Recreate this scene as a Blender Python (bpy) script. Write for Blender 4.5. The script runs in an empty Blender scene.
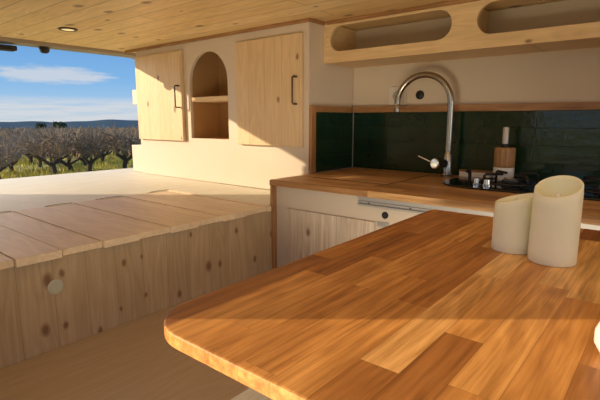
import bpy, bmesh, math, random
from mathutils import Vector, Matrix
random.seed(7)
S = bpy.context.scene
COL = S.collection
R = math.radians

# ------------------------------------------------------------------ camera
cam_d = bpy.data.cameras.new('camera'); cam = bpy.data.objects.new('camera', cam_d); COL.objects.link(cam)
rx = Vector((0.772, 0.635, 0.0)); rz = Vector((0.626, -0.761, 0.173))     # right axis, back axis
rz = (rz - rx * rz.dot(rx) / rx.dot(rx)).normalized(); rx.normalize(); ry = rz.cross(rx)
cam.matrix_world = Matrix(((rx.x, ry.x, rz.x, 0), (rx.y, ry.y, rz.y, 0), (rx.z, ry.z, rz.z, 0.97), (0, 0, 0, 1)))
cam_d.sensor_width = 36; cam_d.lens = 455 / 600 * 36; cam_d.clip_start = 0.02; cam_d.clip_end = 9000
S.camera = cam

# ------------------------------------------------------------------ exposure
S.view_settings.view_transform = 'Standard'; S.view_settings.look = 'None'
S.view_settings.gamma = 1; S.view_settings.use_curve_mapping = False
S.view_settings.exposure = 0.0

# ------------------------------------------------------------------ node helper
class NT:
    def __init__(s, tree): s.t = tree; s.n = tree.nodes; s.l = tree.links
    def put(s, sock, v):
        if isinstance(v, bpy.types.NodeSocket): s.l.new(v, sock)
        elif v is not None:
            if isinstance(v, (tuple, list)) and len(v) == 3 and sock.type == 'RGBA': v = (*v, 1)
            sock.default_value = v
    def m(s, op, a, b=None, c=None, clamp=False):
        n = s.n.new('ShaderNodeMath'); n.operation = op; n.use_clamp = clamp
        for i, v in enumerate((a, b, c)): s.put(n.inputs[i], v) if v is not None else None
        return n.outputs[0]
    def comb(s, x, y, z):
        n = s.n.new('ShaderNodeCombineXYZ')
        for i, v in enumerate((x, y, z)): s.put(n.inputs[i], v)
        return n.outputs[0]
    def mix(s, f, a, b, mode='MIX'):
        n = s.n.new('ShaderNodeMix'); n.data_type = 'RGBA'; n.blend_type = mode
        s.put(n.inputs['Factor'], f); s.put(n.inputs['A'], a) if not isinstance(a, tuple) else s.put(n.inputs[6], a)
        s.put(n.inputs[6], a); s.put(n.inputs[7], b)
        return n.outputs[2]
    def ramp(s, f, stops, interp='LINEAR'):
        n = s.n.new('ShaderNodeValToRGB'); cr = n.color_ramp; cr.interpolation = interp
        while len(cr.elements) < len(stops): cr.elements.new(0.5)
        for e, (p, c) in zip(cr.elements, stops):
            e.position = p; e.color = (*c, 1) if isinstance(c, tuple) else (c, c, c, 1)
        s.put(n.inputs[0], f); return n.outputs[0]
    def noise(s, vec, scale, detail=3, rough=.55, dist=0):
        n = s.n.new('ShaderNodeTexNoise'); s.put(n.inputs['Vector'], vec)
        n.inputs['Scale'].default_value = scale; n.inputs['Detail'].default_value = detail
        n.inputs['Roughness'].default_value = rough; n.inputs['Distortion'].default_value = dist
        return n.outputs['Fac']
    def white(s, vec):
        n = s.n.new('ShaderNodeTexWhiteNoise'); n.noise_dimensions = '3D'; s.put(n.inputs['Vector'], vec)
        return n.outputs['Value'], n.outputs['Color']

# ------------------------------------------------------------------ sky
W = bpy.data.worlds.new('sky'); S.world = W; W.use_nodes = True
t = NT(W.node_tree); t.n.clear()
tc = t.n.new('ShaderNodeTexCoord').outputs['Generated']
sp = t.n.new('ShaderNodeSeparateXYZ'); t.l.new(tc, sp.inputs[0])
dx, dy, dz = sp.outputs
sky = t.ramp(dz, [(0.0, (.50, .62, .72)), (.035, (.36, .57, .80)), (.08, (.22, .47, .80)), (.16, (.145, .36, .72)), (1.0, (.10, .22, .50))])
az = t.m('ARCTAN2', dy, dx)
# long lens shaped cloud
ca = t.m('DIVIDE', t.m('SUBTRACT', az, R(157.3)), R(6.6)); ce = t.m('DIVIDE', t.m('SUBTRACT', dz, .0835), .0185)
el = t.m('SUBTRACT', 1.0, t.m('ADD', t.m('MULTIPLY', ca, ca), t.m('MULTIPLY', ce, ce)))
nz = t.noise(t.comb(t.m('MULTIPLY', az, 14), t.m('MULTIPLY', dz, 90), 0.0), 1.0, 6, .65)
c1 = t.m('MULTIPLY', t.ramp(t.m('ADD', el, t.m('MULTIPLY', t.m('SUBTRACT', nz, .5), 2.2)), [(0.05, 0.0), (.70, 1.0)]), .74)
# low cloud band and loose streaks over the rest of the sky
nb = t.noise(t.comb(t.m('MULTIPLY', az, 9), t.m('MULTIPLY', dz, 110), 3.0), 1.0, 5, .6)
band = t.ramp(dz, [(0.0, 1.0), (.032, .95), (.046, 0.0)])
c2 = t.m('MULTIPLY', t.m('MULTIPLY', band, t.ramp(nb, [(.28, 0.0), (.55, 1.0)])), .85)
nh = t.noise(t.comb(t.m('MULTIPLY', dx, 2), t.m('MULTIPLY', dy, 3), t.m('MULTIPLY', dz, 5)), 1.0, 5, .6)
c3 = t.m('MULTIPLY', t.m('MULTIPLY', t.ramp(dz, [(.14, 0.0), (.3, 1.0)]), t.ramp(nh, [(.48, 0.0), (.7, 1.0)])), .2)
cl = t.m('MAXIMUM', t.m('MAXIMUM', c1, c2), c3)
skyc = t.mix(cl, sky, (.68, .70, .73))
bg = t.n.new('ShaderNodeBackground'); t.put(bg.inputs['Color'], skyc); bg.inputs['Strength'].default_value = 1.0
wo = t.n.new('ShaderNodeOutputWorld'); t.l.new(bg.outputs[0], wo.inputs[0])

# ------------------------------------------------------------------ sun (low, from behind left of the camera)
sd = bpy.data.lights.new('sun', 'SUN'); sd.energy = 5.1; sd.color = (1.0, .80, .53); sd.angle = R(.55)
sun = bpy.data.objects.new('sun', sd); COL.objects.link(sun)
sun.rotation_euler = Vector((-.774, -.633, .290)).to_track_quat('Z', 'Y').to_euler()
# added fill lamps outside the openings, brightening the interior beyond sun and sky
def area(name, loc, size, sy, direction, power, color):
    d = bpy.data.lights.new(name, 'AREA'); d.shape = 'RECTANGLE'; d.size = size; d.size_y = sy; d.energy = power; d.color = color
    o = bpy.data.objects.new(name, d); COL.objects.link(o); o.location = loc
    o.rotation_euler = Vector(direction).to_track_quat('-Z', 'Y').to_euler()
area('ground_bounce_fill', (-.1, -1.2, -.15), 2.4, .9, (-.35, 1, 1.0), 70, (1.0, .86, .64))  # added lamp standing in for bounce off the sunlit ground
area('door_fill', (-.1, -1.3, 1.65), 2.4, .7, (-.2, 1, -.35), 3, (1.0, .90, .74))  # weak added fill outside the side door
area('rear_fill', (-3.75, .6, 2.0), 1.6, 1.2, (1, .15, -.55), 27, (1.0, .90, .76))  # added fill behind the open rear, lifts deck and ceiling
area('cab_fill', (2.6, .9, 1.1), 1.4, .8, (-1, 0, .15), 8, (1.0, .88, .72))  # added fill from the cab end

# ------------------------------------------------------------------ materials
MATS = {}
def newmat(name):
    m = bpy.data.materials.new(name); m.use_nodes = True; t = NT(m.node_tree)
    b = m.node_tree.nodes['Principled BSDF']; MATS[name] = m
    return m, t, b
def coords(t):
    c = t.n.new('ShaderNodeTexCoord').outputs['Object']
    s = t.n.new('ShaderNodeSeparateXYZ'); t.l.new(c, s.inputs[0]); return c, s.outputs
def bump(t, b, h, strength=.2, dist=.001):
    n = t.n.new('ShaderNodeBump'); n.inputs['Strength'].default_value = strength; n.inputs['Distance'].default_value = dist
    t.put(n.inputs['Height'], h); t.l.new(n.outputs[0], b.inputs['Normal'])
def plain(name, col, rough=.5, metal=0.0, var=.06, scale=20, bmp=0, spec=.5, coat=0):
    m, t, b = newmat(name); c, _ = coords(t)
    n = t.noise(c, scale, 4)
    t.put(b.inputs['Base Color'], t.mix(t.m('MULTIPLY', n, 1.0), tuple(max(0, x * (1 - var)) for x in col), tuple(min(1, x * (1 + var)) for x in col)))
    b.inputs['Roughness'].default_value = rough; b.inputs['Metallic'].default_value = metal
    b.inputs['Specular IOR Level'].default_value = spec; b.inputs['Coat Weight'].default_value = coat
    if bmp: bump(t, b, n, bmp)
    return m
def wood(name, a, bx, w, L, tones, grain=.35, gs=60, rough=.45, knots=0, knotscale=9, gap=0, coat=0, seed=0, wave=.25, gapdark=.35):
    """staves or boards running along axis a, lined up across axis bx; tones = colour stops picked per stave"""
    m, t, b = newmat(name); c, ax = coords(t)
    A = ax['XYZ'.index(a)]; B = ax['XYZ'.index(bx)]; C = ax[({0, 1, 2} - {'XYZ'.index(a), 'XYZ'.index(bx)}).pop()]
    Bw = t.m('DIVIDE', t.m('ADD', B, 10.0), w); row = t.m('FLOOR', Bw)
    r1, _ = t.white(t.comb(row, seed + .5, 0.0))
    A2 = t.m('ADD', t.m('DIVIDE', t.m('ADD', A, 20.0), L), t.m('MULTIPLY', r1, 7.0)); cl = t.m('FLOOR', A2)
    rid, rc = t.white(t.comb(row, cl, seed + 1.5))
    off = t.m('MULTIPLY', rid, 40.0)
    base = t.ramp(rid, tones)
    # cathedral figure: distorted bands
    v1 = t.comb(t.m('ADD', t.m('MULTIPLY', A, 2.2), off), t.m('ADD', t.m('MULTIPLY', B, 16.0), off), t.m('MULTIPLY', C, 16.0))
    n1 = t.noise(v1, 1.0, 2, .5, .6)
    rings = t.m('SINE', t.m('MULTIPLY', n1, 46.0))
    v2 = t.comb(t.m('ADD', t.m('MULTIPLY', A, 5.0), off), t.m('MULTIPLY', B, gs * 3.0), t.m('MULTIPLY', C, gs * 3.0))
    n2 = t.noise(v2, 1.0, 4, .65)
    n2 = t.m('ADD', t.m('MULTIPLY', n2, .45), t.m('MULTIPLY', t.ramp(n2, [(.36, 0.0), (.64, 1.0)]), .55))
    g = t.m('ADD', t.m('MULTIPLY', t.m('SUBTRACT', n2, .5), grain * 2.2), t.m('MULTIPLY', rings, wave * .35))
    fac = t.m('SUBTRACT', 1.0, g)
    col = t.mix(1.0, base, t.comb(fac, t.m('POWER', fac, 1.25), t.m('POWER', fac, 1.6)), 'MULTIPLY')
    if knots:
        vv = t.comb(t.m('MULTIPLY', A, knotscale * .62), t.m('MULTIPLY', B, knotscale), 0.0)
        vo = t.n.new('ShaderNodeTexVoronoi'); vo.voronoi_dimensions = '2D'; vo.inputs['Scale'].default_value = 1.0; t.put(vo.inputs['Vector'], vv)
        sepc = t.n.new('ShaderNodeSeparateColor'); t.l.new(vo.outputs['Color'], sepc.inputs[0])
        pick = t.m('LESS_THAN', sepc.outputs[0], knots)
        size = t.m('ADD', .06, t.m('MULTIPLY', sepc.outputs[1], .13))
        dd = t.m('ADD', vo.outputs['Distance'], t.m('MULTIPLY', t.m('SUBTRACT', t.noise(c, 70, 2), .5), .06))
        k = t.m('MULTIPLY', t.m('SUBTRACT', 1.0, t.m('DIVIDE', dd, size), clamp=True), t.m('MULTIPLY', pick, 1.6), clamp=True)
        col = t.mix(t.m('MULTIPLY', k, .8), col, (.16, .065, .02))
    if gap:
        fr = t.m('FRACT', Bw); ed = t.m('MINIMUM', fr, t.m('SUBTRACT', 1.0, fr))
        gp = t.m('LESS_THAN', ed, gap / w)
        fa = t.m('FRACT', A2); ea = t.m('MINIMUM', fa, t.m('SUBTRACT', 1.0, fa))
        gp = t.m('MAXIMUM', gp, t.m('LESS_THAN', ea, gap / L))
        col = t.mix(t.m('MULTIPLY', gp, 1 - gapdark), col, tuple(x * .35 for x in tones[0][1]))
    t.put(b.inputs['Base Color'], col); b.inputs['Roughness'].default_value = rough
    b.inputs['Coat Weight'].default_value = coat; b.inputs['Coat Roughness'].default_value = .25
    bump(t, b, n2, .12, .0006)
    return m

OAK = [(0.0, (.25, .088, .020)), (.3, (.42, .17, .038)), (.6, (.52, .23, .056)), (.85, (.60, .29, .080)), (1.0, (.74, .45, .17))]
oak_table = wood('oiled_oak_staves', 'Y', 'X', .0435, .34, OAK, grain=.32, gs=34, rough=.46, coat=0, seed=4, wave=.30, gap=.00025, gapdark=.5)
OAKD = [(0.0, (.34, .165, .06)), (.5, (.48, .26, .10)), (1.0, (.60, .35, .15))]
oak_counter = wood('oak_worktop_staves', 'X', 'Y', .045, .5, OAKD, grain=.25, gs=40, rough=.5, coat=0, seed=9)
oak_trim = wood('oak_trim', 'X', 'Y', .5, 3, [(0, (.34, .17, .065)), (1, (.38, .19, .075))], grain=.3, rough=.45, seed=2)
oak_trim_v = wood('oak_trim_upright', 'Z', 'Y', .5, 3, [(0, (.34, .17, .065)), (1, (.38, .19, .075))], grain=.3, rough=.45, seed=2)
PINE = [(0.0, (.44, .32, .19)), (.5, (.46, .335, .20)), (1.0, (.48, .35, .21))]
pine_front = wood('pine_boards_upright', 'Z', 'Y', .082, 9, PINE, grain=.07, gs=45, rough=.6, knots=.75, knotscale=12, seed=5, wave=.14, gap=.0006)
pine_door = wood('spruce_door_boards', 'Z', 'X', .1, 40, [(0, (.70, .50, .29)), (1, (.74, .54, .33))], grain=.05, gs=45, rough=.55, knots=.30, knotscale=9, seed=8, wave=.10, gap=.0007)
pine_frame = wood('pine_shelf_panel', 'X', 'Z', .5, 5, [(0, (.74, .52, .27)), (1, (.76, .54, .29))], grain=.08, gs=40, rough=.5, knots=.4, knotscale=9, seed=12, wave=.14)
ceil_m = wood('pine_ceiling_boards', 'X', 'Y', .095, 1.9, [(0, (.78, .54, .25)), (.5, (.83, .60, .29)), (1, (.88, .66, .35))], grain=.10, gs=40, rough=.45, knots=.35, knotscale=8, seed=4, wave=.14, gap=.0022)
ply_deck = wood('birch_ply_deck', 'Y', 'X', .8, 4, [(0, (.73, .69, .56)), (1, (.75, .71, .58))], grain=.08, gs=30, rough=.55, seed=1, wave=.08)
ply_slat = wood('ply_slats', 'X', 'Y', .105, 4, [(0, (.74, .57, .38)), (1, (.82, .65, .44))], grain=.045, gs=40, rough=.5, seed=6, wave=.12)
seat_m = wood('pale_ply_seat', 'Y', 'X', .4, 3, [(0, (.49, .375, .245)), (1, (.52, .40, .265))], grain=.05, gs=40, rough=.38, seed=14, wave=.10)
whitewash = wood('whitewashed_door_boards', 'Z', 'X', .115, 3, [(0, (.56, .45, .35)), (1, (.62, .51, .41))], grain=.18, gs=40, rough=.6, knots=.35, knotscale=12, seed=21, wave=.16, gap=.0007)
cream = plain('cream_paint', (.68, .57, .46), .5, var=.02, scale=6)
white_paint = plain('warm_white_panel', (.60, .50, .40), .5, var=.02, scale=5)
wall_m = plain('beige_wall_paint', (.68, .57, .43), .55, var=.03, scale=4)
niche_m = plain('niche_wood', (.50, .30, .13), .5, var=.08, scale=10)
metal_rim = plain('greige_metal', (.34, .30, .25), .45, metal=.2, var=.1, scale=8)
rubber = plain('black_rubber', (.012, .012, .013), .6)
black_metal = plain('black_metal', (.02, .018, .017), .4, metal=.3)
dark_handle = plain('dark_bronze', (.10, .065, .04), .4, metal=.6)
steel = plain('brushed_steel', (.42, .39, .35), .25, metal=1.0, var=.08, scale=60)
chrome = plain('chrome', (.8, .78, .74), .12, metal=1.0)
satin = plain('satin_steel', (.62, .59, .54), .45, metal=.6)
alu = plain('aluminium', (.42, .40, .38), .4, metal=.3, var=.05)
glass_black = plain('black_glass', (.006, .006, .008), .08, spec=.6)
iron = plain('cast_iron', (.015, .015, .015), .55)
plastic_white = plain('white_plastic', (.72, .66, .58), .4)
grey_green = plain('pale_green_plastic', (.50, .49, .38), .5)
ceramic = plain('white_ceramic', (.85, .82, .76), .2)
beech = wood('turned_beech', 'Z', 'X', .3, 3, [(0, (.42, .22, .09)), (1, (.46, .25, .10))], grain=.25, gs=40, rough=.45)
grey_floor = plain('grey_vinyl_floor', (.30, .28, .25), .6, var=.15, scale=40)
body_paint = plain('van_body_white', (.68, .66, .62), .4)
# translucent wax
wax, t_, b_ = newmat('ivory_wax'); c_, _ = coords(t_)
t_.put(b_.inputs['Base Color'], t_.mix(t_.noise(c_, 25, 3), (.93, .88, .60), (.97, .93, .68)))
b_.inputs['Roughness'].default_value = .42; b_.inputs['Subsurface Weight'].default_value = .12
b_.inputs['Subsurface Radius'].default_value = (.02, .012, .005); b_.inputs['Subsurface Scale'].default_value = .6
# handmade dark green glazed tiles
def tile_mat(name, bx):
    m, t, b = newmat(name); c, ax = coords(t)
    U = ax['XYZ'.index(bx)]; V = ax[2]
    br = t.n.new('ShaderNodeTexBrick'); t.put(br.inputs['Vector'], t.comb(t.m('ADD', U, 5.0), V, 0.0))
    br.inputs['Scale'].default_value = 1.0; br.inputs['Brick Width'].default_value = .20; br.inputs['Row Height'].default_value = .0635
    br.inputs['Mortar Size'].default_value = .0012; br.inputs['Mortar Smooth'].default_value = .3
    t.put(br.inputs['Color1'], (.004, .022, .010)); t.put(br.inputs['Color2'], (.012, .042, .016)); t.put(br.inputs['Mortar'], (.012, .016, .012))
    n = t.noise(c, 14, 3); n2 = t.noise(c, 55, 2)
    t.put(b.inputs['Base Color'], t.mix(t.ramp(n, [(.35, 0.0), (.75, 1.0)]), br.outputs['Color'], (.016, .036, .014)))
    b.inputs['Roughness'].default_value = .12; b.inputs['Specular IOR Level'].default_value = .55
    h = t.m('ADD', t.m('MULTIPLY', n, .5), t.m('ADD', t.m('MULTIPLY', n2, .2), t.m('MULTIPLY', br.outputs['Fac'], -.6)))
    bump(t, b, h, .55, .004)
    return m
tile_x = tile_mat('green_glazed_tiles', 'X'); tile_y = tile_mat('green_glazed_tiles_side', 'Y')

# ------------------------------------------------------------------ object helpers
def tag(o, label=None, cat=None, group=None, kind=None):
    for k, v in (('label', label), ('category', cat), ('group', group), ('kind', kind)):
        if v: o[k] = v
    return o
def empty(name, loc, label=None, cat=None, group=None):
    o = bpy.data.objects.new(name, None); COL.objects.link(o); o.location = loc; o.empty_display_size = .05
    return tag(o, label, cat, group)
def wloc(o):
    v = Vector(o.location)
    while o.parent: o = o.parent; v += o.location
    return v
def link(name, me, mat, parent=None, smooth=False, origin=None):
    """mesh in world coordinates -> object whose mesh is local to its own origin"""
    me.name = name
    o = bpy.data.objects.new(name, me); COL.objects.link(o)
    if mat: me.materials.append(mat)
    if parent is not None:
        o.parent = parent; me.transform(Matrix.Translation(-wloc(parent)))
    else:
        if origin is None:
            xs = [v.co for v in me.vertices]
            origin = Vector(((min(v.x for v in xs) + max(v.x for v in xs)) / 2, (min(v.y for v in xs) + max(v.y for v in xs)) / 2, min(v.z for v in xs)))
        me.transform(Matrix.Translation(-Vector(origin))); o.location = origin
    for p in me.polygons: p.use_smooth = smooth
    return o
def bm_box(bm, x0, x1, y0, y1, z0, z1, bev=0, seg=2):
    b2 = bmesh.new()
    bmesh.ops.create_cube(b2, size=1)
    for v in b2.verts: v.co = Vector(((x0 + x1) / 2 + v.co.x * (x1 - x0), (y0 + y1) / 2 + v.co.y * (y1 - y0), (z0 + z1) / 2 + v.co.z * (z1 - z0)))
    if bev: bmesh.ops.bevel(b2, geom=b2.edges[:], offset=bev, segments=seg, affect='EDGES', profile=.5)
    me = bpy.data.meshes.new('t'); b2.to_mesh(me); b2.free(); bm.from_mesh(me); bpy.data.meshes.remove(me)
def box(name, mat, parent, *bs, bev=.001, seg=2, smooth=False, origin=None):
    bm = bmesh.new()
    for b in bs: bm_box(bm, *b, bev=bev, seg=seg)
    me = bpy.data.meshes.new(name); bm.to_mesh(me); bm.free()
    return link(name, me, mat, parent, smooth, origin)
def lathe_bm(bm, prof, cx, cy, cz, seg=32, axis='Z', rimf=None):
    rings = []
    for (r, h) in prof:
        ring = []
        for i in range(seg):
            a = 2 * math.pi * i / seg; p = Vector((r * math.cos(a), r * math.sin(a), h))
            if rimf: p.z = rimf(r, h, a)
            if axis == 'Y': p = Vector((p.x, -p.z, p.y))
            elif axis == 'X': p = Vector((p.z, p.y, p.x))
            elif isinstance(axis, Vector): p = axis.to_track_quat('Z', 'Y') @ p
            ring.append(bm.verts.new(p + Vector((cx, cy, cz))))
        rings.append(ring)
    for r0, r1 in zip(rings, rings[1:]):
        for i in range(seg): bm.faces.new((r0[i], r0[(i + 1) % seg], r1[(i + 1) % seg], r1[i]))
    for ring, rev in ((rings[0], True), (rings[-1], False)):
        bm.faces.new(ring[::-1] if rev else ring)
def lathe(name, mat, parent, prof, c, seg=32, axis='Z', smooth=True, rimf=None, origin=None):
    bm = bmesh.new(); lathe_bm(bm, prof, *c, seg=seg, axis=axis, rimf=rimf); bmesh.ops.recalc_face_normals(bm, faces=bm.faces[:])
    me = bpy.data.meshes.new(name); bm.to_mesh(me); bm.free()
    o = link(name, me, mat, parent, smooth, origin)
    if smooth: me.set_sharp_from_angle(angle=R(40))
    return o
def tube_bm(bm, pts, rad, seg=12):
    pts = [Vector(p) for p in pts]; rings = []; up = None
    for i, p in enumerate(pts):
        d = (pts[min(i + 1, len(pts) - 1)] - pts[max(i - 1, 0)]).normalized()
        if up is None: up = d.orthogonal().normalized()
        up = (up - d * up.dot(d)).normalized(); sd_ = d.cross(up); r = rad[i] if isinstance(rad, (list, tuple)) else rad
        rings.append([bm.verts.new(p + (up * math.cos(2 * math.pi * k / seg) + sd_ * math.sin(2 * math.pi * k / seg)) * r) for k in range(seg)])
    for r0, r1 in zip(rings, rings[1:]):
        for i in range(seg): bm.faces.new((r0[i], r0[(i + 1) % seg], r1[(i + 1) % seg], r1[i]))
    bm.faces.new(rings[0][::-1]); bm.faces.new(rings[-1])
def tube(name, mat, parent, pts, rad, seg=12, origin=None):
    bm = bmesh.new(); tube_bm(bm, pts, rad, seg)
    me = bpy.data.meshes.new(name); bm.to_mesh(me); bm.free()
    o = link(name, me, mat, parent, True, origin); me.set_sharp_from_angle(angle=R(50)); return o
def panel(name, mat, parent, loops, plane, d0, d1, bev=.0012, origin=None):
    """flat board with shaped outline and holes; loops in (u,v). plane 'XZ' (thickness along y) or 'XY' (along z)"""
    cu = bpy.data.curves.new('c', 'CURVE'); cu.dimensions = '2D'; cu.fill_mode = 'BOTH'
    for lp in loops:
        sp_ = cu.splines.new('POLY'); sp_.points.add(len(lp) - 1); sp_.use_cyclic_u = True
        for p, q in zip(sp_.points, lp): p.co = (q[0], q[1], 0, 1)
    cu.extrude = abs(d1 - d0) / 2 - bev; cu.bevel_depth = bev; cu.bevel_resolution = 1; cu.offset = -bev
    o = bpy.data.objects.new('c', cu); COL.objects.link(o)
    dg = bpy.context.evaluated_depsgraph_get(); me = bpy.data.meshes.new_from_object(o.evaluated_get(dg))
    bpy.data.objects.remove(o); bpy.data.curves.remove(cu); me.materials.clear()
    mid = (d0 + d1) / 2
    for v in me.vertices:
        u, w_, h = v.co
        v.co = Vector((u, mid - h, w_)) if plane == 'XZ' else Vector((u, w_, mid + h))
    return link(name, me, mat, parent, False, origin)
def arch_loop(x0, x1, z0, z1, n=20):
    r = (x1 - x0) / 2; cx = (x0 + x1) / 2
    return [(x0, z0), (x1, z0)] + [(cx + r * math.cos(math.pi * i / n), z1 - r + r * math.sin(math.pi * i / n)) for i in range(n + 1)]
def round_rect(x0, x1, y0, y1, rads, n=10):
    """rads: radius at (x0,y0),(x1,y0),(x1,y1),(x0,y1)"""
    out = []
    for (cx, cy, a0), r in zip(((x0, y0, 180), (x1, y0, 270), (x1, y1, 0), (x0, y1, 90)), rads):
        if r <= 0: out.append((cx, cy)); continue
        ccx = cx + (r if cx == x0 else -r); ccy = cy + (r if cy == y0 else -r)
        out += [(ccx + r * math.cos(R(a0 + 90 * i / n)), ccy + r * math.sin(R(a0 + 90 * i / n))) for i in range(n + 1)]
    return out
def struct(o): return tag(o, kind='structure')

# ------------------------------------------------------------------ the van shell
Z0 = 1.37
struct(box('floor', grey_floor, None, (-1.15, 1.6, .05, 1.9, -.06, 0), bev=0))
struct(box('ceiling', ceil_m, None, (-2.6, 1.6, .02, 1.93, Z0, Z0 + .02), bev=0))
struct(box('wall_back', wall_m, None, (-2.75, 1.6, 1.832, 1.87, 0, Z0), bev=0))
struct(box('wall_front', body_paint, None, (-2.75, -.79, .03, .085, -.06, Z0), bev=0))
struct(box('wall_cab_side', body_paint, None, (.75, 1.6, .03, .085, -.06, Z0), bev=0))
# roof skin and rear opening frame
struct(box('trim_1', body_paint, None, (-2.62, 1.6, 0, 1.95, Z0 + .03, Z0 + .06), bev=.01))
bm = bmesh.new()
prof = []
for i in range(33):
    y = .05 + (1.86 - .05) * i / 32; e = min(y - .05, 1.86 - y)
    top = Z0 + .012 - .25 * max(0, (.34 - e) / .34) ** 3 * .6; low = min(top - .022, 1.346 - .024 * max(0, (.95 - y) / .95)) - .30 * max(0, (.34 - e) / .34) ** 3
    x = -2.605 - .02 * math.cos((y - .95) * 1.5)
    prof.append((x, y, low, top))
vs = [[bm.verts.new((x - .03, y, lo)), bm.verts.new((x + .03, y, lo + .006)), bm.verts.new((x + .03, y, max(to, lo + .01))), bm.verts.new((x - .03, y, max(to, lo + .01)))] for x, y, lo, to in prof]
for a, b in zip(vs, vs[1:]):
    for k in range(4): bm.faces.new((a[k], a[(k + 1) % 4], b[(k + 1) % 4], b[k]))
bm.faces.new(vs[0]); bm.faces.new(vs[-1][::-1]); bmesh.ops.recalc_face_normals(bm, faces=bm.faces[:])
me = bpy.data.meshes.new('trim_2'); bm.to_mesh(me); bm.free(); struct(link('trim_2', me, metal_rim, None, False))
struct(box('trim_3', body_paint, None, (-2.76, -2.66, .03, .245, -.1, 1.36), bev=.01))
# black rubber buffers hanging on the rear frame
b1 = empty('rubber_buffer', (-2.63, .885, 1.331), 'long black rubber buffer under the rear roof frame, nearer the left edge of the photo', 'buffer')
box('block', rubber, b1, (-2.66, -2.60, .84, .935, 1.312, 1.336), bev=.004)
tag(box('clip', plastic_white, b1, (-2.645, -2.615, .826, .8395, 1.322, 1.338), bev=.002), 'small white clip')
b2 = empty('rubber_buffer', (-2.63, 1.075, 1.335), 'short tapered black rubber buffer under the rear roof frame, nearer the cupboard', 'buffer')
lathe('block', rubber, b2, [(.012, -.014), (.022, -.008), (.026, .008), (.024, .012)], (-2.63, 1.075, 1.332), axis='Z')

# ceiling spot lamp
sl = empty('ceiling_spotlight', (-2.146, .985, Z0), 'small round recessed spotlight with dark ring in the pine ceiling', 'ceiling light')
bm = bmesh.new(); lathe_bm(bm, [(.040, -.0005), (.040, -.003), (.036, -.006), (.029, -.006), (.027, -.001), (.0275, -.0005)], -2.146, .985, Z0)
bmesh.ops.recalc_face_normals(bm, faces=bm.faces[:]); me = bpy.data.meshes.new('ring'); bm.to_mesh(me); bm.free()
tag(link('ring', me, dark_handle, sl, True), 'dark bronze ring')
lens, t_, b_ = newmat('lamp_lens'); b_.inputs['Base Color'].default_value = (.9, .8, .5, 1)
c_, _ = coords(t_); b_.inputs['Emission Strength'].default_value = .55
t_.put(b_.inputs['Emission Color'], t_.mix(t_.noise(c_, 80, 2), (1, .75, .38), (1, .85, .5)))
tag(lathe('lens', lens, sl, [(.0265, -.0015), (.026, -.0045), (.018, -.006), (.004, -.0065)], (-2.146, .985, Z0)), 'glowing warm white lens')

# ------------------------------------------------------------------ bed platform
bed = empty('bed_platform', (-1.95, .85, 0), 'wooden bed platform with pale ply top and knotty pine front below the open rear', 'bed platform')
box('deck', ply_deck, bed, (-2.80, -1.772, .275, 1.828, .637, .655), (-1.772, -1.168, 1.222, 1.499, .637, .655), bev=.001)
hole = [(.445 + .0205 * math.cos(2 * math.pi * i / 28), .5605 + .0205 * math.sin(2 * math.pi * i / 28)) for i in range(28)]
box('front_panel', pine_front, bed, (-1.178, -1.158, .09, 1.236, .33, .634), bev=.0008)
cap = lathe('hole_cover', grey_green, bed, [(.019, 0), (.019, .002), (.0165, .0034), (.012, .0034), (.011, .0028), (.002, .0028)], (-1.158, .447, .5605), axis='X')
tag(cap, 'round pale greenish plastic cap')
for q_ in ((-1.86, -1.80, .275, 1.222, .59, .634), (-2.78, -2.74, .275, 1.828, .0, .634)): box('support_rail', ply_slat, bed, q_, bev=.001)
edges = [.092, .155, .255, .360, .465, .570, .676, .779, .881, .985, 1.090, 1.198, 1.218]
for i in range(len(edges) - 1):
    y0, y1 = edges[i], edges[i + 1]
    odd = i % 2                                              # every second slat belongs to the pull-out half
    xf = -1.138 if odd else -1.150
    xb = -1.768 if not odd else -1.7705
    g0, g1 = (.0005, .0022) if odd else (.0022, .0005)
    z1 = .656 if odd else .6535
    box('slat', ply_slat, bed, (xb, xf, y0 + (.0004 if odd else .0030), y1 - (.0022 if odd else .0004), .6362, z1), bev=.0012)
# pull slots cut as short dark finger gaps where slats end
for (y0, y1) in ((.676, .777), (.868, .985), (1.117, 1.215), (.47, .565)):
    tube('finger_slot', dark_handle, bed, [(-1.776 - .012 * math.sin(math.pi * k / 6), y0 + (y1 - y0) * k / 6, .6551) for k in range(7)], .0014, 6)

# ------------------------------------------------------------------ low bench seat in front of the bed
bench = empty('bench_seat', (-.9, .66, 0), 'low pale plywood bench seat running below the pine bed front', 'bench')
box('seat_board', seat_m, bench, (-1.1575, -.655, .09, 1.236, .382, .4), bev=.0015)
box('front_board', seat_m, bench, (-.69, -.672, .09, 1.236, .003, .3815), bev=.001)

# ------------------------------------------------------------------ wall cupboard above the bed
cab = empty('wall_cupboard', (-1.82, 1.66, .655), 'cream cupboard with two spruce doors and an arched niche between them', 'cupboard')
XL, XR, YF = -2.455, -1.186, 1.518
box('carcass', cream, cab, (XL, XL + .018, YF + .0005, 1.826, .657, 1.366), (XR - .018, XR, YF + .0005, 1.826, .657, 1.366),
    (XL + .0185, XR - .0185, 1.80, 1.826, .657, 1.366), bev=0)
panel('face_frame', cream, cab, [[(XL, .657), (XR, .657), (XR, 1.366), (XL, 1.366)], arch_loop(-1.970, -1.680, .877, 1.302)], 'XZ', YF - .018, YF, bev=.001)
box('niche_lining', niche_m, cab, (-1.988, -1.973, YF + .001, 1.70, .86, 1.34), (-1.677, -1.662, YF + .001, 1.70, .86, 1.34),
    (-1.9725, -1.6775, YF + .001, 1.70, .862, .876), (-1.988, -1.662, 1.7005, 1.712, .86, 1.34), (-1.9725, -1.6775, YF + .001, 1.70, 1.32, 1.334), bev=0)
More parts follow.
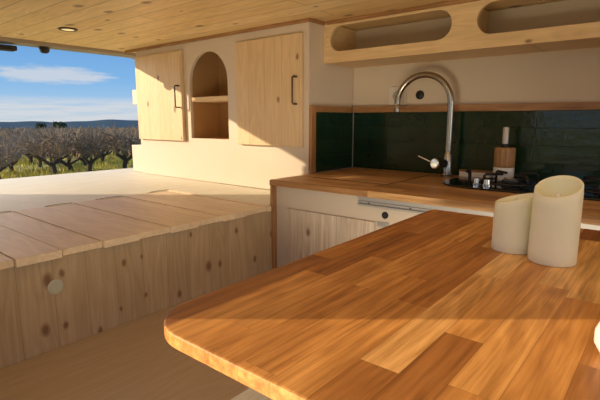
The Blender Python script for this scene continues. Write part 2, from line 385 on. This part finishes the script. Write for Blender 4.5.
tag(box('niche_shelf', pine_frame, cab, (-1.9685, -1.6815, YF - .012, 1.699, 1.062, 1.086), bev=.002), 'narrow wooden shelf board')
bx_ = box('side_ledge', cream, cab, (-2.594, XL - .0005, YF + .002, 1.826, .657, .820), bev=.003); tag(bx_, 'low cream boxed ledge at the rear end')
tag(box('side_block', cream, cab, (-2.555, XL - .0005, YF + .004, YF + .05, 1.062, 1.148), bev=.002), 'small cream block on the rear side')
tag(box('crown_strip', oak_trim, cab, (XL - .10, XR + .009, YF - .028, YF - .0185, 1.356, 1.3695), (XR + .0005, XR + .009, YF - .018, 1.594, 1.356, 1.3695), bev=.001), 'thin brown cornice strip')
for (x0, x1, z0, z1, hx) in ((-2.443, -2.016, .861, 1.322, -2.034), (-1.602, -1.212, .858, 1.318, -1.236)):
    dr = box('cupboard_door', pine_door, cab, (x0, x1, YF - .0365, YF - .0185, z0, z1), bev=.003)
    yb = YF - .0365
    tube('handle', dark_handle, dr, [(hx, yb - .0003, 1.146), (hx, yb - .024, 1.146), (hx - .001, yb - .028, 1.142), (hx - .001, yb - .028, 1.040), (hx, yb - .024, 1.036), (hx, yb - .0003, 1.036)], .0038, 10)
tag(box('corner_strip', cream, cab, (XR - .010, XR - .0005, YF - .0205, YF - .0185, .76, 1.355), bev=.0006), 'slim raised corner bead')

# ------------------------------------------------------------------ tiled splashback with oak border
sb = empty('splashback', (-.4, 1.82, .752), 'dark green glazed tile splashback with oak border behind the worktop', 'splashback')
box('tiles', tile_x, sb, (-1.175, .9, 1.822, 1.8315, .7505, 1.003), bev=0)
box('side_tiles', tile_y, sb, (-1.1855, -1.177, 1.532, 1.8215, .7505, 1.003), bev=0)
box('top_border', oak_trim, sb, (-1.171, .9, 1.806, 1.8315, 1.0035, 1.030), bev=.0015)
box('side_border', oak_trim_v, sb, (-1.1855, -1.172, 1.5005, 1.5315, .7505, 1.030), bev=.0012)
box('side_top_border', oak_trim, sb, (-1.1855, -1.172, 1.532, 1.8055, 1.0035, 1.030), bev=.0012)
tag(box('corner_joint', plain('silicone', (.35, .34, .30), .5), sb, (-1.1765, -1.1735, 1.8185, 1.8215, .7505, 1.003), bev=0), 'pale silicone corner joint')

# ------------------------------------------------------------------ kitchen unit and worktop
kit = empty('kitchen_cabinet', (-.3, 1.55, 0), 'warm white kitchen cabinet with whitewashed plank door beneath the oak worktop', 'cabinet')
box('body', white_paint, kit, (-1.153, .9, 1.262, 1.28, .003, .728), (-1.153, .9, 1.8, 1.829, .003, .728), (.88, .9, 1.281, 1.799, .003, .728), bev=0)
tag(box('end_panel', oak_trim_v, kit, (-1.1645, -1.1535, 1.2375, 1.829, .003, .728), bev=.0015), 'oak end panel edge')
dr = box('door', whitewash, kit, (-1.095, -.722, 1.2535, 1.2615, .08, .647), bev=.0015)
tag(dr, 'whitewashed knotty plank door')
tag(lathe('lock_button', rubber, kit, [(.011, 0), (.011, .004), (.009, .007), (.002, .0075)], (-.688, 1.2618, .673), axis='Y'), 'round black push button')
tag(box('latch_plate', alu, kit, (-.716, -.672, 1.2585, 1.2618, .634, .650), (-.710, -.678, 1.2570, 1.2584, .640, .644), bev=.0005), 'small grey latch plate')
bm = bmesh.new()
for (z0, z1, d) in ((.6960, .7270, .005), (.6960, .7020, .013), (.7190, .7270, .013), (.7090, .7115, .009)):
    bm_box(bm, -.785, .9, 1.2615 - d, 1.2615, z0, z1, bev=.0004)
me = bpy.data.meshes.new('rail'); bm.to_mesh(me); bm.free(); tag(link('rail', me, alu, kit), 'aluminium rail beneath the worktop edge')
for sx in (-.745, -.60): lathe('screw', black_metal, kit, [(.003, 0), (.003, .001), (.001, .0014)], (sx, 1.2552, .7075), axis='Y', seg=12)
wt = box('worktop', oak_counter, None, (-1.166, .9, 1.236, 1.8205, .7285, .75), bev=.002)
# leave the part beside the cupboard free of its side wall
tag(wt, 'long oak kitchen worktop under the green splashback', 'worktop')
# lid over the sink
lid = empty('sink_lid', (-.92, 1.575, .7502), 'flush oak lid board covering the sink below the curved tap', 'sink lid')
box('board', oak_counter, lid, (-1.07, -.762, 1.395, 1.755, .7502, .7512), bev=0)
box('shadow_frame', rubber, lid, (-.7618, -.7575, 1.392, 1.762, .7502, .7513), (-1.075, -.762, 1.3925, 1.3945, .7502, .7513), (-1.075, -.762, 1.7555, 1.757, .7502, .7513), bev=0)

# ------------------------------------------------------------------ tap
tap = empty('kitchen_tap', (-.685, 1.75, .7502), 'tall steel gooseneck tap on the worktop in front of the green tiles', 'tap')
cx, cy, tr = -.688, 1.75, .111
lathe('base', steel, tap, [(.024, 0), (.024, .004), (.017, .008), (.0165, .085), (.013, .092), (.0115, .1)], (cx, cy, .7502))
pts = [(cx, cy, .85), (cx, cy, .95), (cx, cy, 1.03)] + [(cx - tr + tr * math.cos(R(a)), cy - .012 * a / 180, 1.036 + tr * math.sin(R(a))) for a in range(0, 181, 9)]
ex = cx - 2 * tr
tube('spout', steel, tap, pts, .0124, 20)
lathe('aerator', steel, tap, [(.0105, -.0305), (.0128, -.030), (.0132, -.002), (.0118, 0)], (ex, cy - .012, 1.034))
dv = Vector((-.35, -1, .03)).normalized()
lathe('lever_hub', black_metal, tap, [(.0165, 0), (.0165, .048)], (cx + dv.x * .0165, cy + dv.y * .0165, .803), axis=dv)
hc = Vector((cx, cy, .803)) + dv * .065
h_ = lathe('lever_cap', chrome, tap, [(.019, 0), (.0205, .002), (.0205, .008), (.0175, .011), (.002, .0115)], hc, axis=dv)
tube('lever_rod', chrome, h_, [hc + dv * .005 + Vector((-.019, 0, .006)), hc + dv * .005 + Vector((-.066, -.01, .027))], [.0032, .0026], 10)

# ------------------------------------------------------------------ hob
hob = empty('gas_hob', (-.3, 1.63, .7502), 'black glass gas hob set in the worktop right of the tap', 'hob')
panel('glass_top', glass_black, hob, [round_rect(-.632, .0, 1.475, 1.775, (.12, .12, .12, .12), 14)], 'XY', .7503, .7563, bev=.0015)
for bxx in (-.420, -.15):
    br_ = lathe('burner', black_metal, hob, [(.042, 0), (.042, .004), (.030, .008), (.029, .014), (.024, .0145)], (bxx, 1.635, .7564))
    lathe('burner_cap', chrome, br_, [(.023, 0), (.0235, .004), (.019, .007), (.003, .008)], (bxx, 1.635, .7711))
    bm = bmesh.new()
    for k in range(4):
        a = R(45 + 90 * k); c, s = math.cos(a), math.sin(a)
        tube_bm(bm, [(bxx + c * .095, 1.635 + s * .095, .7575), (bxx + c * .095, 1.635 + s * .095, .786), (bxx + c * .088, 1.635 + s * .088, .791), (bxx + c * .030, 1.635 + s * .030, .791)], .0045, 8)
    ring = [(bxx + .095 * math.cos(R(a)), 1.635 + .095 * math.sin(R(a)), .764) for a in range(0, 361, 15)]
    tube_bm(bm, ring, .0035, 8)
    me = bpy.data.meshes.new('pan_support'); bm.to_mesh(me); bm.free(); link('pan_support', me, iron, hob, True)
for kx, ky in ((-.508, 1.560), (-.470, 1.545)):
    lathe('control_knob', chrome, hob, [(.014, 0), (.014, .003), (.0115, .005), (.0105, .020), (.008, .0215), (.001, .022)], (kx, ky, .7564))
tube('igniter', iron, hob, [(-.562, 1.645, .7564), (-.562, 1.645, .782), (-.568, 1.64, .794)], [.006, .006, .011], 10)

# white tray with a wooden lid behind the hob
tr_ = empty('storage_tray', (-.60, 1.795, .7502), 'small white tray with brown wooden top against the tiles beside the tap', 'tray')
box('tray_body', ceramic, tr_, (-.652, -.535, 1.783, 1.815, .7502, .771), bev=.002)
box('tray_top', oak_trim, tr_, (-.654, -.533, 1.782, 1.816, .7712, .778), bev=.0012)

# wooden dispenser
dp = empty('dispenser_bottle', (-.473, 1.735, .757), 'round wooden dispenser with white foot and steel top behind the gas hob', 'dispenser')
lathe('white_foot', ceramic, dp, [(.034, 0), (.0355, .003), (.0355, .044), (.0345, .046)], (-.473, 1.735, .757))
lathe('wooden_body', beech, dp, [(.0345, 0), (.0352, .002), (.0352, .066), (.033, .070), (.012, .0705)], (-.473, 1.735, .8035))
lathe('collar', black_metal, dp, [(.0125, 0), (.0125, .010), (.011, .012)], (-.473, 1.735, .8745))
lathe('steel_top', satin, dp, [(.0105, 0), (.0105, .055), (.009, .058), (.002, .059)], (-.475, 1.735, .8870))

# ------------------------------------------------------------------ wall fittings
so = empty('wall_socket', (-.955, 1.8315, 1.03), 'square cream wall socket left of the tap spout above the oak border', 'socket')
panel('plate', plastic_white, so, [round_rect(-.995, -.915, 1.0325, 1.112, (.008,) * 4, 5)], 'XZ', 1.8235, 1.8315, bev=.0015)
tag(lathe('socket_well', plain('socket_shade', (.45, .41, .36), .5), so, [(.0215, 0), (.0215, .0025), (.0185, .003), (.0175, .0012), (.001, .001)], (-.955, 1.8234, 1.072), axis='Y'), 'round recessed socket face')
for s_ in (-1, 1): tag(lathe('socket_hole', rubber, so, [(.0026, 0), (.0026, .0006)], (-.955 + s_ * .0095, 1.8222, 1.072), axis='Y', seg=12), 'dark pin hole')
kn = empty('wall_switch', (-.854, 1.8315, 1.06), 'round black switch button on the beige wall inside the tap arc', 'switch')
lathe('bezel', rubber, kn, [(.0185, 0), (.0185, .003), (.0165, .005), (.0125, .0055)], (-.854, 1.8315, 1.074), axis='Y')
lathe('button', black_metal, kn, [(.0120, 0), (.0120, .004), (.009, .0055), (.001, .006)], (-.854, 1.8260, 1.074), axis='Y')

# ------------------------------------------------------------------ overhead shelf
sh = empty('overhead_shelf', (-.1, 1.71, 1.204), 'long pine overhead shelf with rounded slot openings under the ceiling', 'shelf')
def slot(x0, x1, z0, z1, n=10):
    r = min((z1 - z0) / 2, .05); return round_rect(x0, x1, z0, z1, (r,) * 4, n)
panel('front_board', pine_frame, sh, [[(-1.1855, 1.204), (.9, 1.204), (.9, 1.3665), (-1.1855, 1.3665)], slot(-1.155, -.641, 1.2475, 1.3475), slot(-.556, -.05, 1.2475, 1.3475), slot(.035, .54, 1.2475, 1.3475)], 'XZ', 1.598, 1.616, bev=.0012)
box('bottom_board', pine_frame, sh, (-1.1855, .9, 1.6165, 1.8305, 1.206, 1.221), bev=0)
box('back_board', wall_m, sh, (-1.1855, .9, 1.8235, 1.8305, 1.2215, 1.3665), bev=0)
for x_ in (-1.1855, -.606, -.015, .886): box('divider', pine_frame, sh, (x_, x_ + .014, 1.6165, 1.823, 1.2215, 1.3665), bev=0)
tag(box('cornice_strip', oak_trim, sh, (-1.165, .9, 1.588, 1.5975, 1.356, 1.3695), bev=.001), 'thin brown cornice strip')

# ------------------------------------------------------------------ table
tab = empty('oak_table', (-.1, .74, 0), 'large oiled oak stave table with rounded corner, half in low sunlight', 'table')
panel('tabletop', oak_table, tab, [[(x - (.013 * (y - .282) / .9 if x < 0 else 0), y) for x, y in round_rect(-.486, .36, .282, 1.178, (.070, .03, .03, .006), 14)]], 'XY', .7115, .730, bev=.0028)
lathe('leg', steel, tab, [(.03, 0), (.03, .68)], (-.05, .74, .02))
lathe('foot_plate', black_metal, tab, [(.15, 0), (.15, .008), (.14, .012), (.04, .015)], (-.05, .74, .002))
lathe('mounting_plate', black_metal, tab, [(.04, 0), (.09, .003), (.09, .0095)], (-.05, .74, .7015))

# ------------------------------------------------------------------ candles
def candle(x, y, r, hlo, hhi, adir, label, seg=72, power=1.0):
    root = empty('pillar_candle', (x, y, .7303), label, 'candle', 'ivory wax pillar candles on the oak table')
    def top(a): 
        k = .5 + .5 * math.cos(a - adir)
        return hlo + (hhi - hlo) * k ** power
    def rimf(rr, h, a): return h if h < .0275 else (top(a) - (1.0 - h) * 1.0)
    # h = 1.0 marks the rim, slightly smaller values lie just under it
    prof = [(r - .0015, 0), (r, .0015), (r * .997, .02), (r * .992, .96), (r * .985, .985), (r - .0015, .9985), (r - .003, 1.0), (r - .0045, .998), (r - .0055, .990), (r - .006, .965)]
    bm = bmesh.new(); rings = []
    for (rr, h) in prof:
        rings.append([bm.verts.new((x + rr * math.cos(2 * math.pi * i / seg), y + rr * math.sin(2 * math.pi * i / seg), .7303 + rimf(rr, h, 2 * math.pi * i / seg))) for i in range(seg)])
    zc = .7303 + hlo - .020
    rings.append([bm.verts.new((x + (r - .008) * math.cos(2 * math.pi * i / seg), y + (r - .008) * math.sin(2 * math.pi * i / seg), zc)) for i in range(seg)])
    for r0, r1 in zip(rings, rings[1:]):
        for i in range(seg): bm.faces.new((r0[i], r0[(i + 1) % seg], r1[(i + 1) % seg], r1[i]))
    bm.faces.new(rings[0][::-1]); bm.faces.new(rings[-1])
    me = bpy.data.meshes.new('wax_body'); bm.to_mesh(me); bm.free(); link('wax_body', me, wax, root, True)
    return root, zc
c_tall, zc = candle(-.1450, .860, .0375, .116, .146, R(80), 'taller ivory pillar candle with wavy hollow top, nearer the camera on the table')
bm = bmesh.new()
tube_bm(bm, [(-.1450, .862, zc), (-.1450, .862, zc + .012), (-.1447, .862, zc + .018), (-.1447, .862, zc + .024)], [.004, .0075, .005, .001], 12)
me = bpy.data.meshes.new('flame_tip'); bm.to_mesh(me); bm.free(); tag(link('flame_tip', me, ceramic, c_tall, True), 'pale flame shaped tip')
c_short, zc2 = candle(-.2180, .893, .0362, .090, .108, R(15), 'shorter ivory pillar candle with slanting top, left of and behind the tall one')
bm = bmesh.new()
tube_bm(bm, [(-.218, .893, zc2), (-.218, .893, zc2 + .010), (-.2178, .893, zc2 + .020), (-.2178, .893, zc2 + .028)], [.004, .007, .005, .001], 12)
me = bpy.data.meshes.new('flame_tip'); bm.to_mesh(me); bm.free(); tag(link('flame_tip', me, ceramic, c_short, True), 'pale flame shaped tip')
# rounded white jar cut by the right edge of the photo
tag(lathe('white_jar', ceramic, None, [(.014, 0), (.020, .003), (.026, .014), (.026, .026), (.021, .040), (.013, .050), (.011, .052), (.010, .050), (.010, .044)], (-.0185, .538, .7303)),
    'small rounded white jar on the sunlit table at the right edge', 'jar')

# ------------------------------------------------------------------ outdoors
soil, t_, b_ = newmat('vineyard_ground'); c_, ax_ = coords(t_)
n1 = t_.noise(c_, .45, 5, .65); n2 = t_.noise(c_, 3.0, 4, .7)
g1 = t_.mix(t_.ramp(n2, [(.3, 0.0), (.7, 1.0)]), (.34, .31, .06), (.80, .68, .16))
t_.put(b_.inputs['Base Color'], t_.mix(t_.ramp(n1, [(.45, 0.0), (.62, 1.0)]), g1, (.36, .27, .15))); b_.inputs['Roughness'].default_value = .9
GZ = -.5
def gz(d): return GZ - max(0, d - 8) * .0145
bm = bmesh.new(); N = 40; grid = []
rr_ = [0, 3, 6, 9, 12, 15, 18, 24, 32, 45, 70, 110, 180, 300, 600, 1200]
for rr in rr_:
    grid.append([bm.verts.new((rr * math.cos(2 * math.pi * k / N), rr * math.sin(2 * math.pi * k / N), gz(rr) + (random.uniform(-.02, .02) if rr > 3 else 0))) for k in range(N)])
for a, b in zip(grid[1:], grid[2:]):
    for k in range(N): bm.faces.new((a[k], a[(k + 1) % N], b[(k + 1) % N], b[k]))
bm.faces.new(grid[1])
for v in grid[0]: bm.verts.remove(v)
bmesh.ops.recalc_face_normals(bm, faces=bm.faces[:])
me = bpy.data.meshes.new('ground'); bm.to_mesh(me); bm.free(); struct(link('ground', me, soil, None, True, (0, 0, 0)))
# distant wooded hills, with blue haze mixed into their base colour
hill = plain('hazed_woodland', (.10, .155, .19), .95, var=.35, scale=.01, spec=0)
bm = bmesh.new(); rows = []
for k in range(121):
    a = R(120 + 70 * k / 120)
    h = 26 + 9 * math.sin(a * 17 + 1) + 6 * math.sin(a * 41) + 3 * math.sin(a * 97 + 2) + random.uniform(-.8, .8)
    rows.append([bm.verts.new((d * math.cos(a), d * math.sin(a), z)) for d, z in ((1150, -18), (2300, h * .3 - 29), (3100, h * .6 - 20), (3600, h * .5 - 26), (4300, -70))])
for a, b in zip(rows, rows[1:]):
    for j in range(4): bm.faces.new((a[j], a[j + 1], b[j + 1], b[j]))
bmesh.ops.recalc_face_normals(bm, faces=bm.faces[:])
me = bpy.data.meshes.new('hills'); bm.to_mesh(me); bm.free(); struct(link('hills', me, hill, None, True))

# grapevines, bare in winter
def vary_each(m, amount):
    t = NT(m.node_tree); b = m.node_tree.nodes['Principled BSDF']; l = b.inputs['Base Color'].links[0]; src = l.from_socket
    oi = t.n.new('ShaderNodeObjectInfo').outputs['Random']; f = t.m('ADD', 1 - amount, t.m('MULTIPLY', oi, 2 * amount))
    t.put(b.inputs['Base Color'], t.mix(1.0, src, t.comb(f, f, f), 'MULTIPLY'))
bark = plain('vine_bark', (.09, .065, .05), .9, var=.4, scale=12)
cane = plain('vine_canes', (.40, .29, .19), .8, var=.7, scale=5)
vary_each(cane, .45)
def vine_meshes(seed):
    rnd = random.Random(seed); bt = bmesh.new(); bc = bmesh.new()
    top = Vector((rnd.uniform(-.06, .06), rnd.uniform(-.06, .06), rnd.uniform(.22, .36)))
    tube_bm(bt, [(0, 0, -.03), (rnd.uniform(-.03, .03), rnd.uniform(-.03, .03), .16), top], [.085, .060, .07], 7)
    for k in range(5):
        a = 2 * math.pi * k / 5 + rnd.uniform(-.4, .4); d = Vector((math.cos(a), math.sin(a), 0))
        m1 = top + d * rnd.uniform(.13, .22) + Vector((0, 0, rnd.uniform(.05, .14))); m2 = m1 + d * rnd.uniform(.08, .2) + Vector((0, 0, rnd.uniform(.06, .15)))
        tube_bm(bt, [top - Vector((0, 0, .03)), m1, m2], [.045, .034, .022], 6)
        for j in range(9):
            s = m1.lerp(m2, rnd.random()); q = d * rnd.uniform(-.1, .42) + Vector((rnd.uniform(-.25, .25), rnd.uniform(-.25, .25), 0))
            L = rnd.uniform(.2, .95); e = s + q * .5 + Vector((0, 0, L * .55)); f = s + q * 1.1 + Vector((rnd.uniform(-.15, .15), rnd.uniform(-.15, .15), L))
            tube_bm(bc, [s, e, f], [.017, .012, .006], 4)
            for _ in range(2): tube_bm(bc, [e, e + Vector((rnd.uniform(-.4, .4), rnd.uniform(-.4, .4), rnd.uniform(-.12, .3)))], [.012, .006], 3)
    mt = bpy.data.meshes.new('trunk'); bt.to_mesh(mt); bt.free(); mt.materials.append(bark)
    mc = bpy.data.meshes.new('canes'); bc.to_mesh(mc); bc.free(); mc.materials.append(cane)
    return mt, mc
VM = [vine_meshes(s) for s in range(6)]
def vine(x, y, s, label, group, k):
    r = empty('grapevine', (x, y, gz(math.hypot(x, y)) + .0), label, 'vine', group)
    r.rotation_euler = (0, 0, random.uniform(0, 6.28)); r.scale = (s, s, s)
    a = bpy.data.objects.new('trunk', VM[k][0]); COL.objects.link(a); a.parent = r
    b = bpy.data.objects.new('canes', VM[k][1]); COL.objects.link(b); b.parent = r
    return r
GV = 'bare winter grapevines of the vineyard'
vine(-13.55, 5.50, 1.18, 'bare grapevine with thick dark trunk nearest the camera in the vineyard', None, 0)
vine(-13.2, 6.35, 1.0, 'bare grapevine just right of the nearest thick trunked vine', None, 1)
vine(-13.45, 4.05, 1.0, 'dark bare grapevine cut by the left edge of the photo', None, 2)
cnt = 0; spots = []
ang = R(52); ca_, sa_ = math.cos(ang), math.sin(ang)
for i in range(-60, 60):
    for j in range(-60, 60):
        u = i * 1.3 + random.uniform(-.35, .35); v = j * 1.9 + random.uniform(-.3, .3)
        x = ca_ * u - sa_ * v; y = sa_ * u + ca_ * v; d = math.hypot(x, y); a = math.degrees(math.atan2(y, x))
        if 14.6 < d < 70 and 146 < a < 164.5 and min(math.hypot(x + 13.5, y - 5.5), math.hypot(x + 13.2, y - 6.35)) > 1.0: spots.append((d, x, y))
spots.sort()
for n, (d, x, y) in enumerate(spots[:290]):
    vine(x, y, random.uniform(.85, 1.08), 'bare brown grapevine among the rows behind the nearest vines', GV, n % 6)
# the far vines merge into one brown mass
bm = bmesh.new(); rnd = random.Random(5)
for d, x, y in spots[290:] + [(dd, dd * math.cos(R(aa)), dd * math.sin(R(aa))) for dd, aa in ((rnd.uniform(spots[:290][-1][0] + 1.5, 250), rnd.uniform(146, 165)) for _ in range(2600))]:
    z = gz(d)
    for k in range(9):
        a = rnd.uniform(0, 6.28); c, s = math.cos(a) * .5, math.sin(a) * .5
        tube_bm(bm, [(x, y, z), (x + c * .5, y + s * .5, z + .55), (x + c, y + s, z + rnd.uniform(.9, 1.3))], [.05, .03, .012], 3)
me = bpy.data.meshes.new('distant_vines'); bm.to_mesh(me); bm.free()
tag(link('distant_vines', me, cane, None, False), 'brown mass of distant bare vines below the hills', 'vines', None, 'stuff')
# dark trees on the skyline
leaf = plain('dark_foliage', (.030, .045, .018), .9, var=.5, scale=1.5)
def tree(x, y, h, w, label):
    z = gz(math.hypot(x, y)); r = empty('dark_tree', (x, y, z), label, 'tree')
    bm = bmesh.new(); rnd = random.Random(int(x * 7))
    for k in range(14):
        c = Vector((x + rnd.uniform(-1, 1) * w * .38, y + rnd.uniform(-1, 1) * w * .38, z + h * rnd.uniform(.35, .82)))
        b3 = bmesh.new(); bmesh.ops.create_icosphere(b3, subdivisions=3, radius=w * rnd.uniform(.17, .27))
        for v in b3.verts: v.co = v.co * rnd.uniform(.85, 1.15) + c
        m3 = bpy.data.meshes.new('t'); b3.to_mesh(m3); b3.free(); bm.from_mesh(m3); bpy.data.meshes.remove(m3)
    me = bpy.data.meshes.new('crown'); bm.to_mesh(me); bm.free(); link('crown', me, leaf, r)
    tube('trunk', bark, r, [(x, y, z - .2), (x, y, z + h * .6)], [.3, .18], 8)
for az_, dist, h, w, lab in ((158.8, 275, 3.9, 4.6, 'left one of two small dark trees on the vineyard skyline'), (156.9, 275, 3.9, 5.6, 'right one of two small dark trees on the vineyard skyline')):
    tree(dist * math.cos(R(az_)), dist * math.sin(R(az_)), h, w, lab)
# grass and weeds between the vines
grassm, t_, b_ = newmat('grass_blades'); c_, _ = coords(t_)
t_.put(b_.inputs['Base Color'], t_.mix(t_.ramp(t_.noise(c_, 1.3, 3), [(.35, 0.0), (.65, 1.0)]), (.34, .31, .05), (1.0, .84, .18))); b_.inputs['Roughness'].default_value = .8
bm = bmesh.new(); rnd = random.Random(11)
for k in range(7000):
    d = rnd.uniform(8, 26); a = R(rnd.uniform(145, 167)); x, y = d * math.cos(a), d * math.sin(a); z = gz(d) - .03
    if math.sin(x * 1.1 + 2 * math.sin(y * .8)) + rnd.uniform(-1, 1) < -.3: continue
    for b in range(3):
        th = rnd.uniform(0, 6.28); w = rnd.uniform(.015, .035); h = rnd.uniform(.06, .20); ox, oy = rnd.uniform(-.08, .08), rnd.uniform(-.08, .08)
        p = Vector((x + ox, y + oy, z)); s = Vector((math.cos(th), math.sin(th), 0)) * w
        bm.faces.new([bm.verts.new(q) for q in (p - s, p + s, p + Vector((rnd.uniform(-.05, .05), rnd.uniform(-.05, .05), h)))])
me = bpy.data.meshes.new('grass'); bm.to_mesh(me); bm.free()
tag(link('grass', me, grassm, None, False), 'yellow green grass and weeds between the vines', 'grass', None, 'stuff')
